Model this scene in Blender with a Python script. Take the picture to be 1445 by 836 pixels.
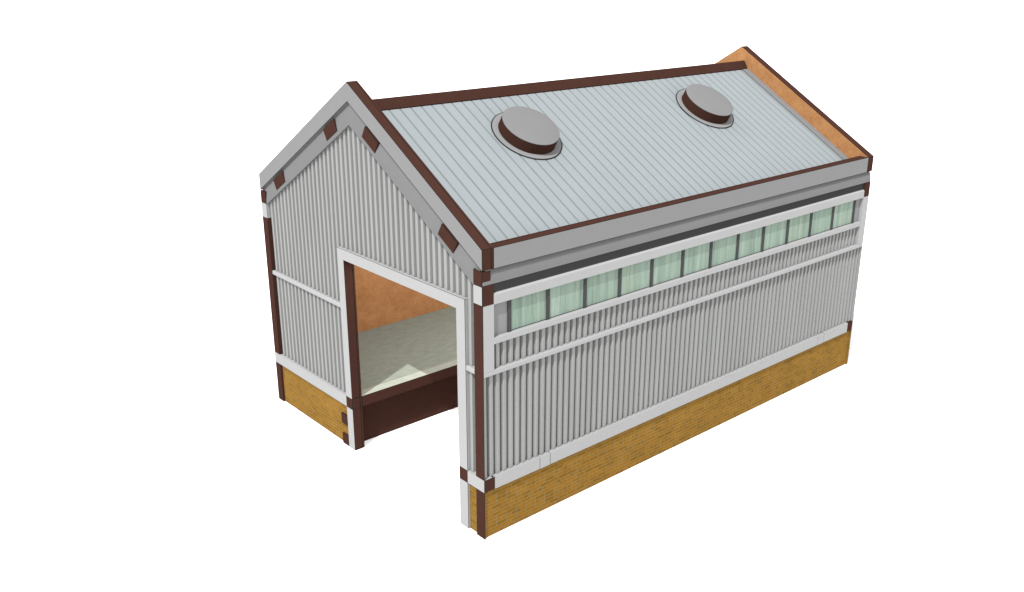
import bpy, bmesh, math, random
from mathutils import Vector, Matrix
random.seed(7)
for o in list(bpy.data.objects): bpy.data.objects.remove(o, do_unlink=True)
C = bpy.context.scene.collection
scene = bpy.context.scene

# ------------------------------------------------------------------ camera
cam = bpy.data.cameras.new('camera'); camo = bpy.data.objects.new('camera', cam); C.objects.link(camo)
yaw, pit = 0.8587, -0.3382
fwd = Vector((math.cos(pit)*math.cos(yaw), math.cos(pit)*math.sin(yaw), math.sin(pit)))
camo.location = (-9.0794, -11.2517, 9.6985)
camo.rotation_euler = fwd.to_track_quat('-Z', 'Y').to_euler()
cam.sensor_width = 36.0
cam.lens = 1333.62/1445*36.0
cam.clip_start = 0.1; cam.clip_end = 6000
scene.camera = camo

# ------------------------------------------------------------------ white studio surround, key light, exposure
w = bpy.data.worlds.new('World'); scene.world = w; w.use_nodes = True
bg = w.node_tree.nodes['Background']
bg.inputs['Color'].default_value = (1, 1, 1, 1); bg.inputs['Strength'].default_value = 0.84
sun = bpy.data.lights.new('key_light', 'SUN'); suno = bpy.data.objects.new('key_light', sun); C.objects.link(suno)
suno.rotation_euler = Vector((.637, .287, -1)).to_track_quat('-Z', 'Y').to_euler()
suno.location = (-20, -10, 30)
sun.energy = 2.9; sun.angle = math.radians(0.6)
def fill_light(name, loc, to, sx, sy_, power):                 # added, unseen area light that fills the dark shed interior
    l = bpy.data.lights.new(name, 'AREA'); l.shape = 'RECTANGLE'; l.size = sx; l.size_y = sy_; l.energy = power
    o = bpy.data.objects.new(name, l); C.objects.link(o); o.location = loc
    o.rotation_euler = (Vector(to)-Vector(loc)).to_track_quat('-Z', 'Y').to_euler()
fill_light('inside_fill', (6.0, 2.9, 5.8), (6.0, 6.4, 2.0), 11.0, 1.0, 430)
vs = scene.view_settings
vs.view_transform = 'Standard'; vs.look = 'None'; vs.exposure = 0.98; vs.gamma = 1.0; vs.use_curve_mapping = False
scene.cycles.max_bounces = 16
scene.cycles.diffuse_bounces = 10
scene.cycles.transmission_bounces = 8

# ------------------------------------------------------------------ materials
def new_mat(name):
    m = bpy.data.materials.new(name); m.use_nodes = True
    nt = m.node_tree; b = nt.nodes['Principled BSDF']
    b.inputs['Roughness'].default_value = 0.9
    b.inputs['Specular IOR Level'].default_value = 0.0
    return m, nt, b
def coords(nt, scale=(1, 1, 1), rot=(0, 0, 0)):
    t = nt.nodes.new('ShaderNodeTexCoord'); mp = nt.nodes.new('ShaderNodeMapping')
    mp.inputs['Scale'].default_value = scale; mp.inputs['Rotation'].default_value = rot
    nt.links.new(t.outputs['Object'], mp.inputs['Vector'])
    return mp.outputs['Vector']
def noise(nt, vec, scale, detail=3, rough=.6):
    n = nt.nodes.new('ShaderNodeTexNoise'); n.inputs['Scale'].default_value = scale
    n.inputs['Detail'].default_value = detail; n.inputs['Roughness'].default_value = rough
    nt.links.new(vec, n.inputs['Vector']); return n.outputs['Fac']
def ramp(nt, fac, stops):
    r = nt.nodes.new('ShaderNodeValToRGB'); e = r.color_ramp.elements
    while len(e) < len(stops): e.new(.5)
    for el, (p, c) in zip(e, stops): el.position = p; el.color = (*c, 1)
    nt.links.new(fac, r.inputs['Fac']); return r.outputs['Color']
def mixc(nt, a, b, fac, mode='MULTIPLY'):
    n = nt.nodes.new('ShaderNodeMix'); n.data_type = 'RGBA'; n.blend_type = mode
    if isinstance(fac, float): n.inputs[0].default_value = fac
    else: nt.links.new(fac, n.inputs[0])
    for s, k in ((a, 6), (b, 7)):
        if isinstance(s, tuple): n.inputs[k].default_value = (*s, 1)
        else: nt.links.new(s, n.inputs[k])
    return n.outputs[2]
def plain(name, col, var=.04, scale=3.0, stretch=(1, 1, 1)):
    m, nt, b = new_mat(name)
    v = coords(nt, stretch)
    f = noise(nt, v, scale, 4)
    lo = tuple(c*(1-var) for c in col); hi = tuple(c*(1+var) for c in col)
    nt.links.new(ramp(nt, f, [(.3, lo), (.7, hi)]), b.inputs['Base Color'])
    return m

M = {}
M['trim']  = plain('pale_trim_card', (.240, .240, .240), .015)
M['fascia'] = plain('grey_fascia_card', (.146, .146, .146), .012)
M['frieze'] = plain('grey_frieze_card', (.114, .114, .114), .02)  # darker than the fascia, standing in for the shade beneath it
M['recess_shade'] = plain('recess_shade_grey', (.033, .033, .033), .03)  # near-black tone paints the shade band under the eaves
M['panel'] = plain('grey_end_panel', (.155, .155, .155), .02)
M['brown'] = plain('brown_card_edge', (.036, .0165, .0125), .05, 6)
M['corr'] = plain('grey_corrugated_sheet', (.196, .199, .194), .05, 1.3, (2.2, 2.2, .25))
M['bar'] = plain('dark_glazing_bar', (.042, .043, .043), .05)
M['roofs'] = plain('pale_blue_grey_roof_sheet', (.172, .188, .196), .02, 1.2)
M['seam'] = plain('roof_sheet_seam', (.118, .133, .134), .04)
M['cap'] = plain('grey_vent_cap', (.122, .122, .122), .02)
M['collar'] = plain('grey_vent_collar', (.16, .16, .16), .02)
M['outline'] = plain('dark_edge_outline', (.012, .010, .009), .05)
M['flash'] = plain('grey_flashing', (.135, .135, .135), .02)
M['ring'] = plain('dark_rubber_seal', (.02, .022, .022), .05)
M['coping'] = plain('pale_coping_concrete', (.225, .240, .205), .07, 5)

def kraft():
    m, nt, b = new_mat('brown_kraft_board')
    v = coords(nt)
    a = ramp(nt, noise(nt, v, 4.5, 6, .65), [(.3, (.24, .111, .045)), (.5, (.277, .134, .056)), (.72, (.325, .163, .071))])
    s = ramp(nt, noise(nt, v, 22, 3, .7), [(.25, (.86, .84, .82)), (.5, (1, 1, 1)), (.75, (1.10, 1.12, 1.15))])
    c = mixc(nt, a, s, 1.0)
    k = ramp(nt, noise(nt, v, 9, 2, .5), [(.70, (1, 1, 1)), (.76, (.7, .6, .55))])
    nt.links.new(mixc(nt, c, k, 1.0), b.inputs['Base Color'])
    return m
M['kraft'] = kraft()
def concrete():
    m, nt, b = new_mat('grey_green_concrete')
    v = coords(nt, (.8, 1.8, 1))
    a = ramp(nt, noise(nt, v, 5, 6, .65), [(.3, (.138, .156, .130)), (.5, (.160, .178, .150)), (.72, (.186, .204, .174))])
    s = ramp(nt, noise(nt, v, 26, 3, .7), [(.25, (.9, .9, .88)), (.75, (1.08, 1.08, 1.1))])
    nt.links.new(mixc(nt, a, s, 1.0), b.inputs['Base Color'])
    return m
M['concrete'] = concrete()
def brick():
    m, nt, b = new_mat('yellow_stock_brick')
    t = nt.nodes.new('ShaderNodeTexCoord'); sp = nt.nodes.new('ShaderNodeSeparateXYZ')
    nt.links.new(t.outputs['Object'], sp.inputs[0])
    ad = nt.nodes.new('ShaderNodeMath'); ad.operation = 'ADD'
    nt.links.new(sp.outputs['X'], ad.inputs[0]); nt.links.new(sp.outputs['Y'], ad.inputs[1])
    cb = nt.nodes.new('ShaderNodeCombineXYZ')
    nt.links.new(ad.outputs[0], cb.inputs['X']); nt.links.new(sp.outputs['Z'], cb.inputs['Y'])
    br = nt.nodes.new('ShaderNodeTexBrick')
    nt.links.new(cb.outputs[0], br.inputs['Vector'])
    br.inputs['Scale'].default_value = 1.0
    br.inputs['Brick Width'].default_value = .235; br.inputs['Row Height'].default_value = .0735
    br.inputs['Mortar Size'].default_value = .0095; br.inputs['Mortar Smooth'].default_value = .25
    br.inputs['Bias'].default_value = -.35
    br.offset = .5; br.squash = .5; br.squash_frequency = 3
    br.inputs['Color1'].default_value = (.168, .080, .0115, 1)
    br.inputs['Color2'].default_value = (.102, .051, .0085, 1)
    br.inputs['Mortar'].default_value = (.142, .106, .043, 1)
    f = ramp(nt, noise(nt, cb.outputs[0], 2.3, 4), [(.3, (.9, .9, .9)), (.7, (1.1, 1.1, 1.1))])
    nt.links.new(mixc(nt, br.outputs['Color'], f, 1.0), b.inputs['Base Color'])
    return m
M['brick'] = brick()
def pane():
    m, nt, b = new_mat('pale_green_reeded_glass')
    v = coords(nt, (1, 1, .04))
    a = ramp(nt, noise(nt, v, 11, 4, .65), [(.28, (.112, .138, .120)), (.44, (.150, .200, .165)), (.56, (.175, .225, .188)), (.70, (.22, .26, .235))])
    n2 = noise(nt, coords(nt, (1.7, 1, .03)), 9, 2, .5)
    c = mixc(nt, a, ramp(nt, n2, [(.55, (1, 1, 1)), (.66, (1.02, .97, .88))]), 1.0)
    nt.links.new(c, b.inputs['Base Color'])
    b.inputs['Roughness'].default_value = .5
    return m
M['pane'] = pane()
gm, gnt, gb = new_mat('white_tabletop'); gb.inputs['Base Color'].default_value = (.74, .74, .74, 1); M['ground'] = gm

# ------------------------------------------------------------------ mesh helpers
class MB:
    def __init__(s, *mats): s.bm = bmesh.new(); s.mats = list(mats)
    def face(s, pts, k=0):
        vs_ = [s.bm.verts.new(p) for p in pts]; f = s.bm.faces.new(vs_); f.material_index = k; return f
    def box(s, x0, x1, y0, y1, z0, z1, k=0):
        P = [(x0,y0,z0),(x1,y0,z0),(x1,y1,z0),(x0,y1,z0),(x0,y0,z1),(x1,y0,z1),(x1,y1,z1),(x0,y1,z1)]
        v = [s.bm.verts.new(p) for p in P]
        for q in ((3,2,1,0),(4,5,6,7),(0,1,5,4),(1,2,6,5),(2,3,7,6),(3,0,4,7)):
            s.bm.faces.new([v[i] for i in q]).material_index = k
        return s
    def prism(s, loop0, loop1, k=0):
        a = [s.bm.verts.new(p) for p in loop0]; b = [s.bm.verts.new(p) for p in loop1]; n = len(a)
        s.bm.faces.new(a[::-1]).material_index = k; s.bm.faces.new(b).material_index = k
        for i in range(n):
            s.bm.faces.new([a[i], a[(i+1) % n], b[(i+1) % n], b[i]]).material_index = k
        return s
    def prism_x(s, poly, x0, x1, k=0):          # poly in (y, z)
        return s.prism([(x0, y, z) for y, z in poly], [(x1, y, z) for y, z in poly], k)
    def paint(s, rule):                          # rule(normal, centre) -> slot
        bmesh.ops.recalc_face_normals(s.bm, faces=s.bm.faces)
        s.bm.normal_update()
        for f in s.bm.faces:
            k = rule(f.normal, f.calc_center_median())
            if k is not None: f.material_index = k
        return s
    def build(s, name, parent=None, bevel=0.0, smooth=False, ink=0.0):
        bmesh.ops.recalc_face_normals(s.bm, faces=s.bm.faces)
        me = bpy.data.meshes.new(name); s.bm.to_mesh(me); s.bm.free()
        for m in s.mats: me.materials.append(M[m])
        if smooth:
            for p in me.polygons: p.use_smooth = True
        o = bpy.data.objects.new(name, me); C.objects.link(o)
        if parent is not None: o.parent = parent
        if bevel:
            b = o.modifiers.new('soft_edge', 'BEVEL'); b.width = bevel; b.segments = 2; b.limit_method = 'ANGLE'
        if ink:                                  # thin dark outlines drawn along the card edges
            me.materials.append(M['outline'])
            b = o.modifiers.new('cut_edge', 'BEVEL'); b.width = ink; b.segments = 1; b.limit_method = 'ANGLE'
            b.material = len(me.materials)-1; b.offset_type = 'WIDTH'; b.use_clamp_overlap = True
        return o
def box(name, mat, parent, x0, x1, y0, y1, z0, z1, bevel=0.0, ink=0.0):
    return MB(mat).box(x0, x1, y0, y1, z0, z1).build(name, parent, bevel, ink=ink)

# ------------------------------------------------------------------ the table top
gbm = MB('ground'); gbm.face([(-3000,-3000,0),(3000,-3000,0),(3000,3000,0),(-3000,3000,0)])
go = gbm.build('ground'); go['kind'] = 'structure'

# ------------------------------------------------------------------ the shed
L, W, T, HE, HA = 12.0, 7.704, .24, 5.385, 7.695
SL = .6
shed = bpy.data.objects.new('engine_shed', None); C.objects.link(shed)
shed['label'] = 'grey corrugated card shed with ochre brick base, brown edges and two round roof vents'
shed['category'] = 'shed'
GB = .002                                         # everything rests just on the table
Z0, Z1 = .955, 1.195                              # plinth band
R0, R1 = 3.145, 3.235                             # middle rail
Y_RIN, Y_LIN, Y_ROUT, Y_LOUT = .72, 4.33, .475, 4.565
ZD, ZDO = 4.205, 4.43
LIP = .012
D = .19                                           # depth of the applied trim
DR, DG = .05, .165                               # corrugation: ridge and groove depth
gl = lambda y: HE + SL*min(y, W-y)                # gable line

def profile(a0, a1, pitch, phase, extra=()):
    """corrugation: list of (a, depth)"""
    keys = [(-.44, DR+.006), (-.27, DR+.014), (-.19, DG-.02), (-.12, DG), (.06, DG), (.10, DG-.03), (.17, DR+.004), (.30, DR), (.42, DR+.003)]
    pts = []
    k0 = int((a0-phase)/pitch)-2; k1 = int((a1-phase)/pitch)+2
    for k in range(k0, k1+1):
        for u, d in keys: pts.append((phase+(k+u)*pitch, d))
    def dep(a):
        for (p, dp), (q, dq) in zip(pts, pts[1:]):
            if p <= a <= q: return dp+(dq-dp)*(a-p)/max(q-p, 1e-9)
        return DR
    inside = [p for p in pts if a0+1e-4 < p[0] < a1-1e-4] + [(a, dep(a)) for a in (a0, a1, *extra)]
    return sorted(inside)
def corrugated(name, parent, prof, zb, zt, to3):
    """a solid sheet: to3(a, depth, z) -> point"""
    mb = MB('corr'); bm = mb.bm
    rows = []
    for a, d in prof:
        b, t = zb(a), zt(a)
        rows.append([bm.verts.new(to3(a, d, b)), bm.verts.new(to3(a, d, t)), bm.verts.new(to3(a, D, t)), bm.verts.new(to3(a, D, b))])
    for p, q in zip(rows, rows[1:]):
        for i in range(4): bm.faces.new([p[i], q[i], q[(i+1) % 4], p[(i+1) % 4]])
    bm.faces.new(rows[0]); bm.faces.new(rows[-1][::-1])
    return mb.build(name, parent)
side3 = lambda a, d, z: (a, d, z)
front3 = lambda a, d, z: (d, a, z)

# ---- side wall facing the camera
sw = MB('kraft', 'brown').box(D, L-D, D, T, GB, HE)
sw.paint(lambda n, c: 1 if n.z > .5 else 0).build('side_wall', shed, ink=0.01)
box('brick_plinth', 'brick', shed, LIP, L, .045, D, GB, Z0)
def band_side():
    tabs = [(1.312, 1.570), (10.444, 10.690)]
    xs = [T] + [v for tb in tabs for v in tb] + [L-T]
    mb = MB('trim'); 
    for i in range(0, len(xs), 2):
        a = xs[i] + (.009 if i else 0); b = xs[i+1] - (.009 if i+1 < len(xs)-1 else 0)
        mb.box(a, b, 0, D, Z0, Z1)
    mb.build('plinth_band', shed)
    for a, b in tabs:
        box('floor_tab', 'trim', shed, a+.009, b-.009, .001, D, Z0-.004, Z1-.006)
band_side()
corrugated('corrugated_sheet', shed, profile(LIP, L-.001, .1502, 0), lambda a: Z1, lambda a: R0, side3)
box('wall_rail', 'trim', shed, LIP, L, 0, D, R0, R1, .012)
corrugated('corrugated_sheet', shed, profile(T, L-T, .1502, 0), lambda a: R1, lambda a: 3.70, side3)
box('window_sill', 'trim', shed, T, L-T, .0, D, 3.70, 3.817, .01)
box('corner_pilaster', 'trim', shed, LIP, T, 0, D, R1, 4.42)
box('corner_pilaster', 'trim', shed, L-T, L, 0, D, R1, 4.42)
# window strip
wf = MB('bar').box(.585, 11.445, .088, .1, 3.817, 3.835).box(.585, 11.445, .088, .1, 4.39, 4.41).build('window_frame', shed)
xm = [.585 + .9047*k for k in range(12)] + [11.437]
xm = [.585,1.470,2.382,3.290,4.183,5.098,5.985,6.885,7.785,8.690,9.602,10.515,11.437]
BWD = .075
for k, x in enumerate(xm):
    MB('bar').box(x, x+BWD, .045, .087, 3.817, 4.41).build('glazing_bar', wf)
for a, b in zip(xm, xm[1:]):
    MB('pane').box(a+BWD, b, .066, .086, 3.835, 4.39).build('window_pane', wf)
box('end_panel', 'panel', shed, T, .585, .07, D, 3.817, 4.41)
box('end_panel', 'panel', shed, 11.437+BWD, L-T, .07, D, 3.817, 4.41)
hd = MB('trim').prism([(T, 0, 4.41), (T, .0, 4.575), (T, .025, 4.60), (T, D, 4.60), (T, D, 4.41)],
                      [(L-T, 0, 4.41), (L-T, .0, 4.575), (L-T, .025, 4.60), (L-T, D, 4.60), (L-T, D, 4.41)])
hd.build('window_head', shed)
box('recess_shade_strip', 'recess_shade', shed, T, L-T, .045, D, 4.60, 4.775)  # strip whose colour carries the shade below the frieze
p = [(.004, 4.775), (.014, 4.85), (.036, 4.95), (.075, 5.025), (D, 5.025), (D, 4.775)]
MB('frieze').prism_x(p, LIP, L).build('frieze_board', shed)
fs = MB('fascia', 'brown').box(T, L-T, 0, D, 5.025, HE)
fs.paint(lambda n, c: 1 if n.z > .5 else 0).build('eaves_fascia', shed, ink=0.012)
for x0, x1 in ((0, T), (L-T, L)):
    box('joint_block', 'brown', shed, x0, x1, 0, LIP if x0 == 0 else D, Z0, Z1, ink=0.012)
    box('joint_block', 'brown', shed, x0, x1, 0, LIP if x0 == 0 else D, 4.42, 4.772, ink=0.012)

# card return at the far corner
box('corner_return', 'brick', shed, L-.02, L+.002, .002, .05, GB, Z0-.002)
box('corner_return', 'corr', shed, L-.02, L+.002, .002, .15, Z1+.002, R0-.002)

# ---- gable with the doorway
core = [(T,GB),(Y_RIN,GB),(Y_RIN,ZD),(Y_LIN,ZD),(Y_LIN,GB),(W-T,GB),(W-T,5.025),(W,5.025),(W,HE),(W/2,HA),(0,HE),(0,5.025),(T,5.025)]
gw = MB('brown', 'kraft').prism_x(core, D, T)
gw.paint(lambda n, c: 1 if n.x > .5 else 0).build('gable_wall', shed, ink=0.012)
bb = MB('fascia', 'brown').prism_x([(0,5.025),(W/2,HA-.36),(W,5.025),(W,HE),(W/2,HA),(0,HE)], 0, D)
bb.paint(lambda n, c: 1 if (n.z > .3 or abs(n.y) > .9) else 0).build('bargeboard', shed, ink=0.012)
def frieze_gable():
    mb = MB('frieze')
    dep = lambda y, z: .006 + .06*max(0, 1-((gl(y)-z)-.36)/.425)**1.6
    for m in (0, 1):
        Y = (lambda y: W-y) if m else (lambda y: y)
        offs = [.36, .44, .54, .66, .785]
        ylo = lambda o_: 0 if o_ == .36 else T
        for o1, o2 in zip(offs, offs[1:]):
            poly = [(ylo(o1), gl(ylo(o1))-o1), (W/2, HA-o1), (W/2, HA-o2), (T, gl(T)-o2)]
            if o1 == .36: poly += [(T, 5.025)]
            mb.prism([(dep(y, z), Y(y), z) for y, z in poly], [(D, Y(y), z) for y, z in poly])
        mb.box(*((.075, D, 0, T, 5.02, 5.026) if not m else (.075, D, W-T, W, 5.02, 5.026)))
    mb.build('gable_frieze', shed)
frieze_gable()
cs = math.sqrt(1+SL*SL); sy, sz = 1/cs, SL/cs
for m in (0, 1):
    Y = (lambda y: W-y) if m else (lambda y: y)
    for ya, yb in ((.648, 1.070), (2.896, 3.310)):
        za, zb = 4.97+SL*ya, 4.97+SL*yb
        q = [(ya, za), (yb, zb), (yb+.24*sz, zb-.24*sy), (ya+.24*sz, za-.24*sy)]
        MB('brown').prism_x([(Y(y), z) for y, z in q], .002, D-.002).build('roof_tab', shed, ink=0.012)
PG, PH = .1614, 7.291
top = lambda y: gl(y)-.785
corrugated('corrugated_sheet', shed, profile(Y_LOUT, W-T, PG, PH), lambda a: Z1, lambda a: R0, front3)
corrugated('corrugated_sheet', shed, profile(Y_LOUT, W-T, PG, PH), lambda a: R1, top, front3)
corrugated('corrugated_sheet', shed, profile(Y_ROUT, Y_LOUT, PG, PH, (W/2,)), lambda a: ZDO, top, front3)
corrugated('corrugated_sheet', shed, profile(T, Y_ROUT, PG, PH), lambda a: R1, top, front3)
corrugated('corrugated_sheet', shed, profile(T, Y_ROUT, PG, PH), lambda a: Z1, lambda a: R0, front3)
box('wall_rail', 'trim', shed, 0, D, Y_LOUT, W-T, R0, R1, .012)
box('wall_rail', 'trim', shed, 0, D, T, Y_ROUT, R0, R1, .012)
dt = MB('trim', 'brown')
dt.prism_x([(Y_ROUT, Z1), (Y_RIN, Z1), (Y_RIN, ZD), (Y_LIN, ZD), (Y_LIN, Z1), (Y_LOUT, Z1), (Y_LOUT, ZDO), (Y_ROUT, ZDO)], 0, D)
dt.box(0, D, Y_ROUT, Y_RIN, GB, Z0); dt.box(0, D, Y_LIN, Y_LOUT, GB, Z0)
dt.paint(lambda n, c: 0 if (n.x < -.5 or n.z > .5) else (1 if (Y_RIN-.01 < c.y < Y_LIN+.01) else 0)).build('door_surround', shed, ink=0.008)
for y0, y1 in ((Y_ROUT, Y_RIN), (Y_LIN, Y_LOUT)):
    box('joint_block', 'brown', shed, 0, D, y0, y1, Z0, Z1, ink=0.012)
box('plinth_band', 'trim', shed, 0, D, LIP, Y_ROUT, Z0, Z1)
box('plinth_band', 'trim', shed, 0, D, Y_LOUT, W, Z0, Z1)
box('brick_plinth', 'brick', shed, .045, D, T, Y_ROUT, GB, Z0)
box('brick_plinth', 'brick', shed, .045, D, Y_LOUT, W-T, GB, Z0)
for z0, z1 in ((.48, .722), (GB, .245)):
    box('joint_block', 'brown', shed, .0, .045, Y_LOUT, 4.82, z0, z1, ink=0.012)
# corner strips (the card edges of the side walls)
for y0, y1, far in ((0, T, False), (W-T, W, True)):
    xb = D if far else LIP
    box('corner_strip', 'brown', shed, 0, xb, y0, y1, GB, Z0, ink=0.01)
    box('corner_strip', 'brown', shed, 0, xb, y0, y1, Z1, 4.431, ink=0.01)
    ya = y0 if far else LIP
    box('corner_block', 'trim', shed, 0, D, ya, y1, 4.432, 4.758, ink=0.006)
    box('joint_block', 'brown', shed, 0, D, ya, y1, 4.759, 5.024, ink=0.012)

# ---- far side wall and rear gable
fw = MB('kraft', 'fascia', 'brown').box(D, L, W-T, W, GB, HE-.004)
fw.paint(lambda n, c: 2 if n.z > .5 else (1 if n.y > .5 else 0)).build('side_wall', shed, ink=0.01)
rc = [(T,GB),(W-T,GB),(W-T,5.025),(W,5.025),(W,HE),(W/2,HA),(0,HE),(0,5.025),(T,5.025)]
rg = MB('brown', 'kraft', 'fascia').prism_x(rc, L-T, L-.002)
rg.paint(lambda n, c: 1 if n.x < -.5 else (2 if n.x > .5 else 0)).build('gable_wall', shed, ink=0.012)

# ---- roof slope facing the camera
def roof_near():
    rz = lambda y: 4.97+SL*y
    y0, y1 = T+.002, 3.612
    pitch, ph = .2435, .742
    prof = [(T+.002, 0)]
    k = 0
    x = ph - int((ph-T)/pitch)*pitch
    while x < L-T-.05:
        for dx, d in ((-.022, 0), (-.010, .008), (.010, .008), (.022, 0)):
            if x+dx > T+.01: prof.append((x+dx, d))
        x += pitch
    prof = [q for q in prof if q[0] < L-T-.26] + [(L-T-.25, 0), (L-T-.249, .05), (L-T-.217, .05), (L-T-.216, 0), (L-T-.002, 0)]
    mb = MB('roofs', 'kraft', 'seam'); bm = mb.bm
    N = Vector((0, -sz, sy))
    rows = []
    for x, d in prof:
        a = Vector((x, y0, rz(y0)))-N*d; b = Vector((x, y1, rz(y1)))-N*d
        lo = Vector((x, y0, rz(y0)))-N*.2; hi = Vector((x, y1, rz(y1)))-N*.2
        rows.append(([bm.verts.new(v) for v in (a, b, hi, lo)], d))
    for (p, dp), (q, dq) in zip(rows, rows[1:]):
        for i in range(4):
            f = bm.faces.new([p[i], q[i], q[(i+1) % 4], p[(i+1) % 4]])
            f.material_index = (2 if (dp or dq) else 0) if i == 0 else 1
    bm.faces.new(rows[0][0]).material_index = 1; bm.faces.new(rows[-1][0][::-1]).material_index = 1
    mb.build('roof_panel', shed)
    for xa, xb in ((L-T-.215, L-T-.001), (T+.001, T+.2)):
        q = [Vector((0, y, rz(y))) for y in (y0, y1)]
        a = [(xa, v.y+N.y*h, v.z+N.z*h) for v in q for h in (.002, .014)]
        b = [(xb, v.y+N.y*h, v.z+N.z*h) for v in q for h in (.002, .014)]
        MB('flash').prism([a[0], a[1], a[3], a[2]], [b[0], b[1], b[3], b[2]]).build('roof_flashing', shed)
roof_near()
# far slope, its brown upper edge standing proud along the ridge
rl = lambda y: 4.97+SL*(W-y)
NL = Vector((0, sz, sy))
ya, yb = 3.728+.024*sy, W-T-.002
mb = MB('kraft', 'roofs'); ql = [(ya, rl(ya)), (yb, rl(yb)), (yb-.2*sz, rl(yb)-.2*sy), (ya-.2*sz, rl(ya)-.2*sy)]
mb.prism_x(ql, T+.001, L-T-.001).paint(lambda n, c: 1 if n.z > .5 else 0).build('roof_panel', shed) 
q = [(3.728, 7.352), (3.728+.03*sy, 7.352-.03*sz), (3.728+.03*sy-.236*sz, 7.352-.03*sz-.236*sy), (3.728-.236*sz, 7.352-.236*sy)]
MB('brown').prism_x(q, T+.001, L-T-.001).build('ridge_board', shed, ink=0.012)

# ---- roof vents
def vent(cx, s):
    N = Vector((0, -sz, sy)); U = Vector((1, 0, 0)); V = Vector((0, sy, sz))
    O = Vector((cx, 0, 4.97)) + V*s
    def lathe(mat, rings, name, parent, n=96, smooth=True, angle=35):
        mb = MB(mat); bm = mb.bm; loops = []
        for r, h in rings:
            if r == 0: loops.append([bm.verts.new(O+N*h)])
            else: loops.append([bm.verts.new(O+N*h+(U*math.cos(2*math.pi*i/n)+V*math.sin(2*math.pi*i/n))*r) for i in range(n)])
        for a, b in zip(loops, loops[1:]):
            for i in range(n):
                j = (i+1) % n
                if len(a) == 1: bm.faces.new([a[0], b[i], b[j]])
                elif len(b) == 1: bm.faces.new([a[i], a[j], b[0]])
                else: bm.faces.new([a[i], a[j], b[j], b[i]])
        o = mb.build(name, parent, smooth=True)
        md = o.data
        o.data.set_sharp_from_angle(angle=math.radians(angle))
        return o
    drum = lathe('brown', [(.585, .005), (.596, .006), (.596, .246), (.560, .247)], 'roof_vent', shed)
    lathe('cap', [(.585, .2475), (.597, .248), (.596, .256), (.59, .258), (.45, .275), (.25, .288), (0, .292)], 'vent_cap', drum)
    lathe('collar', [(.60, .004), (.60, .020), (.72, .020), (.722, .004)], 'vent_collar', drum)
    lathe('ring', [(.722, .004), (.722, .016), (.742, .014), (.744, .002)], 'vent_seal', drum)
vent(3.24, 3.008); vent(8.78, 3.02)

# ---- platform inside
pf = MB('brown', 'concrete').box(T+.001, L-T-.001, Y_LIN, W-T-.001, Z0, Z1)
pf.paint(lambda n, c: 1 if n.z > .5 else 0)
pfo = pf.build('platform', shed, ink=0.01)
MB('coping').box(T+.001, L-T-.001, Y_LIN+.001, 4.57, Z1+.0005, Z1+.004).build('platform_coping', pfo)
MB('brown').box(T+.001, L-T-.001, 4.57, 4.65, GB, Z0-.001).build('platform_wall', pfo)
